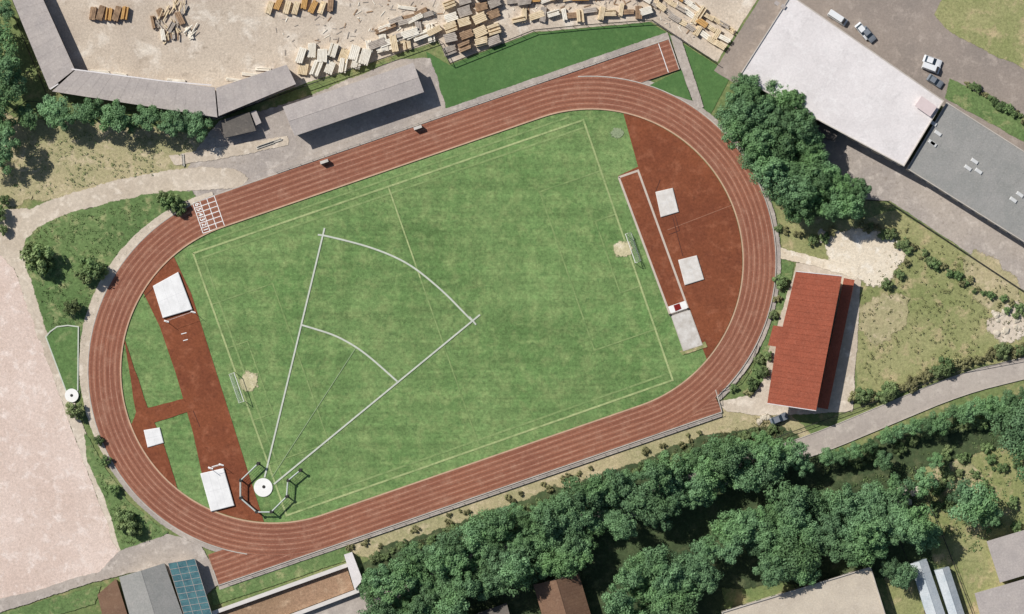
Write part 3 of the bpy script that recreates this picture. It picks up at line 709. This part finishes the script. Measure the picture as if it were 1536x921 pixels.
# ------------------------------------------------------------ vegetation
def leafmat(name,cd,cl,cy):
    n=NT(name)
    at=n.n('ShaderNodeAttribute',attribute_name='tone').outputs['Fac']; oi=n.n('ShaderNodeObjectInfo').outputs['Random']
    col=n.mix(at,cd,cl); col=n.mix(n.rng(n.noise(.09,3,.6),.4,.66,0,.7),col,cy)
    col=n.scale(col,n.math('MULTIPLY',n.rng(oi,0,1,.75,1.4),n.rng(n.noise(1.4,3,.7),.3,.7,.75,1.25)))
    n.L(col,n.b.inputs['Base Color']); n.b.inputs['Roughness'].default_value=.65; n.b.inputs['Specular IOR Level'].default_value=.2
    tr=n.n('ShaderNodeBsdfTranslucent'); n.L(col,tr.inputs['Color']); mx=n.n('ShaderNodeMixShader'); mx.inputs[0].default_value=.3
    n.L(n.b.outputs[0],mx.inputs[1]); n.L(tr.outputs[0],mx.inputs[2]); n.L(mx.outputs[0],n.out.inputs['Surface'])
    return n.m
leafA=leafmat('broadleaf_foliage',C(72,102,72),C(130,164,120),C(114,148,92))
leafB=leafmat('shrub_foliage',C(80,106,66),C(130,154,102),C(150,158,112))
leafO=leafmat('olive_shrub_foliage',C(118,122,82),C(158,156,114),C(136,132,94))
barkM=plain('bark',C(92,78,64),.2,3,.9)
def treemesh(name,R,Ht,seed,lobes=13,per=260,leaf=.42,shrub=False,lm=leafA):
    rs=random.Random(seed); m=MB(); tone=[]
    cz=Ht-R*.85
    if not shrub:
        m.cyl((0,0,-.1),(0,0,cz*.7),R*.11,R*.08,10,0,False); m.cyl((0,0,cz*.7),(rs.uniform(-.2,.2),rs.uniform(-.2,.2),Ht-R*.5),R*.08,R*.03,8,0,False)
    else: cz=Ht*.45
    cents=[]
    for i in range(lobes):
        a=i*2.4+rs.uniform(-.4,.4); rr=R*math.sqrt((i+.5)/lobes)*.78*rs.uniform(.8,1.2); lr=R*rs.uniform(.22,.42)
        zz=cz+(R*.85 if not shrub else Ht*.4)*(1-(rr/R)**2)*rs.uniform(.3,1.0)-lr*.2
        cents.append((rr*math.cos(a),rr*math.sin(a),max(zz,lr*.5),lr))
        if not shrub or i%3==0: m.cyl((0,0,cz*rs.uniform(.45,.7) if not shrub else 0),(cents[-1][0],cents[-1][1],cents[-1][2]),R*.035,R*.012,5,0,False)
    nt=len(m.f); tone=[.5]*nt
    for cx,cy,c_z,lr in cents:
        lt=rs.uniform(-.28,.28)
        for j in range(per):
            d=Vector((rs.gauss(0,1),rs.gauss(0,1),rs.gauss(.25,1))).normalized(); rad=lr*(rs.uniform(.3,1.12)**.5)*(1+.3*mnoise.noise((d.x*2+seed,d.y*2,d.z*2+cx)))
            p=Vector((cx,cy,c_z))+d*rad; p.z=max(p.z,.06)
            nn=(d+Vector((rs.gauss(0,.5),rs.gauss(0,.5),rs.gauss(.15,.45)))).normalized(); u=nn.orthogonal().normalized(); v=nn.cross(u); t=rs.uniform(0,6.28); u,v=u*math.cos(t)+v*math.sin(t),v*math.cos(t)-u*math.sin(t)
            s=leaf*rs.uniform(.5,1.1)/2; m.add([p-u*s-v*s*.5,p+u*s*.3-v*s*.8,p+u*s*1.1+v*s*.1,p+u*s*.1+v*s*.8],[(0,1,2,3)],1)
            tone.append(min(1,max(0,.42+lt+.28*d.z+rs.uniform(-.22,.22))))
    me=bpy.data.meshes.new(name); me.from_pydata(m.v,[],m.f); me.materials.append(barkM); me.materials.append(lm); me.polygons.foreach_set('material_index',m.m)
    a=me.attributes.new('tone','FLOAT','FACE'); a.data.foreach_set('value',tone); me.update(); return me
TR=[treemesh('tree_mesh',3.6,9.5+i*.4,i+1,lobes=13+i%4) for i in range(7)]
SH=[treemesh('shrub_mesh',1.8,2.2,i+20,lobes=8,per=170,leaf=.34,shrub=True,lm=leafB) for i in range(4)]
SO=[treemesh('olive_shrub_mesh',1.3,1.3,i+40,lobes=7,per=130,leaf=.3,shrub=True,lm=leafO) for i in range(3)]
def put(name,me,x,y,s,R,zs=1):
    p=P(x,y); o=link(bpy.data.objects.new(name,me)); o.location=(p.x,p.y,0); o.rotation_euler=(0,0,rnd(0,6.28)); f=s*K/R; o.scale=(f*rnd(.9,1.1),f*rnd(.9,1.1),f*zs); return o
def tree(x,y,r,zs=1): put('deciduous_tree',random.choice(TR),x,y,r,3.6,zs*rnd(.85,1.15))
def shrub(x,y,r,zs=1): put('shrub',random.choice(SH),x,y,r,1.8,zs)
def fill(poly,sp,r0,r1,fn=tree,zs=1,jit=.3):
    xs=[q[0] for q in poly]; ys=[q[1] for q in poly]; y=min(ys); row=0
    while y<max(ys):
        x=min(xs)+(sp/2 if row%2 else 0)
        while x<max(xs):
            X=x+rnd(-jit,jit)*sp; Y=y+rnd(-jit,jit)*sp
            if inside(poly,X,Y): fn(X,Y,rnd(r0,r1),zs)
            x+=sp
        y+=sp*.86; row+=1
bandA=[(552,960),(556,860),(585,835),(700,795),(860,735),(960,702),(1050,672),(1150,656),(1205,672),(1222,690),(1150,712),(1080,738),(980,775),(900,805),(850,845),(780,865),(700,890),(650,960)]
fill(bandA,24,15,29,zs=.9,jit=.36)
fill([(915,960),(915,865),(960,828),(1060,815),(1068,850),(1050,880),(1010,930),(1000,960)],29,20,30,zs=.9)
fill([(1060,805),(1160,760),(1230,715),(1290,725),(1340,770),(1350,850),(1300,830),(1180,865),(1130,870)],32,18,32,zs=.75,jit=.36)
for x in range(1240,1650,21):
    y=690-(x-1240)*.33 if x<1440 else 624-(x-1440)*.28
    tree(x+rnd(-4,4),y-6+rnd(-5,5),rnd(12,18),.8); 
    if x<1500: shrub(x+rnd(-6,6),y+14+rnd(-5,5),rnd(8,13))
for x,y,r in ((1362,782,30),(1385,800,26),(1450,752,32),(1435,735,22),(1515,640,32),(1536,668,30),(1380,722,22),(1340,735,24),(1530,620,25),(1345,780,25),(1400,690,15),(1300,760,28),(1560,700,40),(1350,860,20),(1330,850,18),(1480,770,22),(1320,690,18),(1130,775,24),(1090,790,26)): tree(x,y,r,.75)
fill([(1078,150),(1120,132),(1185,150),(1212,212),(1262,265),(1300,300),(1262,324),(1200,322),(1152,282),(1112,218),(1076,188)],21,15,25,zs=1)
for x,y,r in ((1188,156,18),(1200,180,16),(1150,132,16),(1110,126,14),(1285,285,18),(1160,160,15)): tree(x,y,r,1.1)
for x,y,r in ((85,166,22),(100,180,20),(135,172,22),(150,165,16),(178,178,25),(200,188,16),(225,180,22),(262,188,22),(285,183,18),(300,192,20),(45,175,18),(10,100,30),(5,150,30),(15,215,26),(-5,55,30),(25,125,22),(8,190,24),(0,245,22),(12,20,16)): tree(x,y,r,.75)
for x,y,r in ((60,386,24),(48,376,14),(72,396,13),(140,405,21),(128,415,13),(152,410,12),(110,460,14),(258,303,17),(245,296,12),(270,312,12),(112,614,13),(120,622,9),(194,784,17),(185,770,13),(205,795,11),(150,660,8),(160,690,9),(172,735,9),(0,320,14),(6,345,10),(8,300,9)): shrub(x,y,r,1.5)
for i in range(46):
    t=i/45; x=1285+t*300; y=598-t*95+7*math.sin(t*9); 
    put('hedge_shrub',random.choice(SO+SH[:1]),x+rnd(-5,5),y+rnd(-6,6),rnd(5,11),1.2)
for i in range(40):
    put('hedge_shrub',random.choice(SO+SO+SH),1300+i*6.2,330+i*3.6+rnd(-9,9)+6,rnd(3,8),1.3)
for x,y in ((1135,560),(1128,575),(1100,580),(1140,540),(1148,560),(1120,590),(1180,345),(1200,352),(1220,360),(1236,356),(1170,340),(1250,344),(1290,336),(1340,350),(1356,366),(1362,392),(1350,410),(1330,428),(1150,535),(1172,420),(1168,450),(1162,470)): put('hedge_shrub',random.choice(SO+SH),x+rnd(-3,3),y+rnd(-3,3),rnd(5,9),1.4)
for i in range(60):
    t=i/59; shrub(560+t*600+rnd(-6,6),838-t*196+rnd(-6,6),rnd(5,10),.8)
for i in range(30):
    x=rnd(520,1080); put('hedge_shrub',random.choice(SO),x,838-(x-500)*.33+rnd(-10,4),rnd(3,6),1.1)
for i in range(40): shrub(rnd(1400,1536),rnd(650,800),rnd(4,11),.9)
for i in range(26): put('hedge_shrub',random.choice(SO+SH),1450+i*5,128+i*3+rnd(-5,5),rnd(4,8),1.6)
def weeds(name,poly,n,mat,s=.35):
    m=MB(); xs=[q[0] for q in poly]; ys=[q[1] for q in poly]; k=0; tone=[]
    while k<n:
        x=rnd(min(xs),max(xs)); y=rnd(min(ys),max(ys))
        if not inside(poly,x,y): continue
        if mnoise.noise((x*.03,y*.03,3))<rnd(-.5,.35): continue
        p=P(x,y); k+=1
        for j in range(7):
            d=Vector((rnd(-1,1),rnd(-1,1),0))*s*.8; h=rnd(.1,.3)*s*2; a=rnd(0,6.28); u=Vector((math.cos(a),math.sin(a),0))*s*.4; c=p+d+Vector((0,0,z(5)))
            m.add([c-u,c+u,c+u*1.2+d*.5+Vector((0,0,h)),c-u*.6+d*.6+Vector((0,0,h))],[(0,1,2,3)]); tone.append(rnd(0,1))
    o=m.obj(name,[mat]); a=o.data.attributes.new('tone','FLOAT','FACE'); a.data.foreach_set('value',tone)
weeds('weeds',[(42,350),(100,322),(285,290),(225,345),(165,410),(128,500),(120,590),(105,590),(70,490)],450,leafB,.3)
weeds('weeds',[(30,190),(310,205),(230,262),(60,292),(10,290)],300,leafB,.3)
weeds('weeds',[(1290,440),(1360,330),(1536,445),(1536,500),(1290,590)],450,leafO,.28)
weeds('weeds',[(560,832),(900,722),(1150,620),(1200,650),(900,735),(700,800)],500,leafO,.3)
weeds('weeds',[(1240,740),(1536,620),(1536,800),(1400,850)],600,leafB,.35)
weeds('weeds',[(130,655),(190,755),(245,798),(182,822)],120,leafB,.3)
def boulders(name,cx,cy,n,spr,r0,r1,mat):
    m=MB()
    for i in range(n):
        p=P(cx+rnd(-spr,spr),cy+rnd(-spr*.8,spr*.8)); r=rnd(r0,r1); bm=bmesh.new(); bmesh.ops.create_icosphere(bm,subdivisions=2,radius=r)
        for v in bm.verts: v.co*=1+.5*mnoise.noise(v.co*1.3/r+Vector((i,0,0))); v.co.z*=.35
        m.add([v.co+Vector((p.x,p.y,r*.15+.1)) for v in bm.verts],[tuple(v.index for v in f.verts) for f in bm.faces]); bm.free()
    m.obj(name,[mat])
rock=plain('pale_rock',C(192,180,160),.16,1.2,.9,C(214,204,186))
patch('rubble_ground',[(1484,478),(1502,464),(1530,455),(1556,470),(1535,500),(1505,510),(1486,498)],z(3),pathM,1.5,1.8,1)
boulders('rubble_heap',1508,485,14,22,.3,1.0,rock); boulders('rubble_heap',1240,354,10,12,.3,.7,rock)
boulders('gravel_heap',1360,745,8,16,.6,1.2,rock); boulders('gravel_heap',1145,632,6,8,.4,.8,rock)
# ------------------------------------------------------------ world, sun, camera
el=deg(44); sd=Vector((-.8,.6,0)).normalized()
w=bpy.data.worlds.new("World"); scene.world=w; w.use_nodes=True; nt=w.node_tree
sky=nt.nodes.new('ShaderNodeTexSky'); sky.sky_type='NISHITA'; sky.sun_disc=False; sky.sun_elevation=el; sky.sun_rotation=math.atan2(sd.x,sd.y)
bg=nt.nodes['Background']; nt.links.new(sky.outputs[0],bg.inputs['Color']); bg.inputs['Strength'].default_value=.07
ld=bpy.data.lights.new('sun','SUN'); ld.energy=4.6; ld.angle=deg(.5); ld.color=(1,.965,.91); lo=link(bpy.data.objects.new('sun',ld))
dv=Vector((-sd.x*math.cos(el),-sd.y*math.cos(el),-math.sin(el))); lo.rotation_euler=dv.to_track_quat('-Z','Y').to_euler(); lo.location=(0,0,200)
cam=bpy.data.cameras.new('camera'); co=link(bpy.data.objects.new('camera',cam)); co.location=(0,0,H); cam.sensor_width=36; cam.lens=36*H/(1536*K); cam.clip_start=5; cam.clip_end=20000
scene.camera=co
scene.view_settings.view_transform='Standard'; scene.view_settings.look='None'; scene.view_settings.exposure=0
print('objects',len(bpy.data.objects))
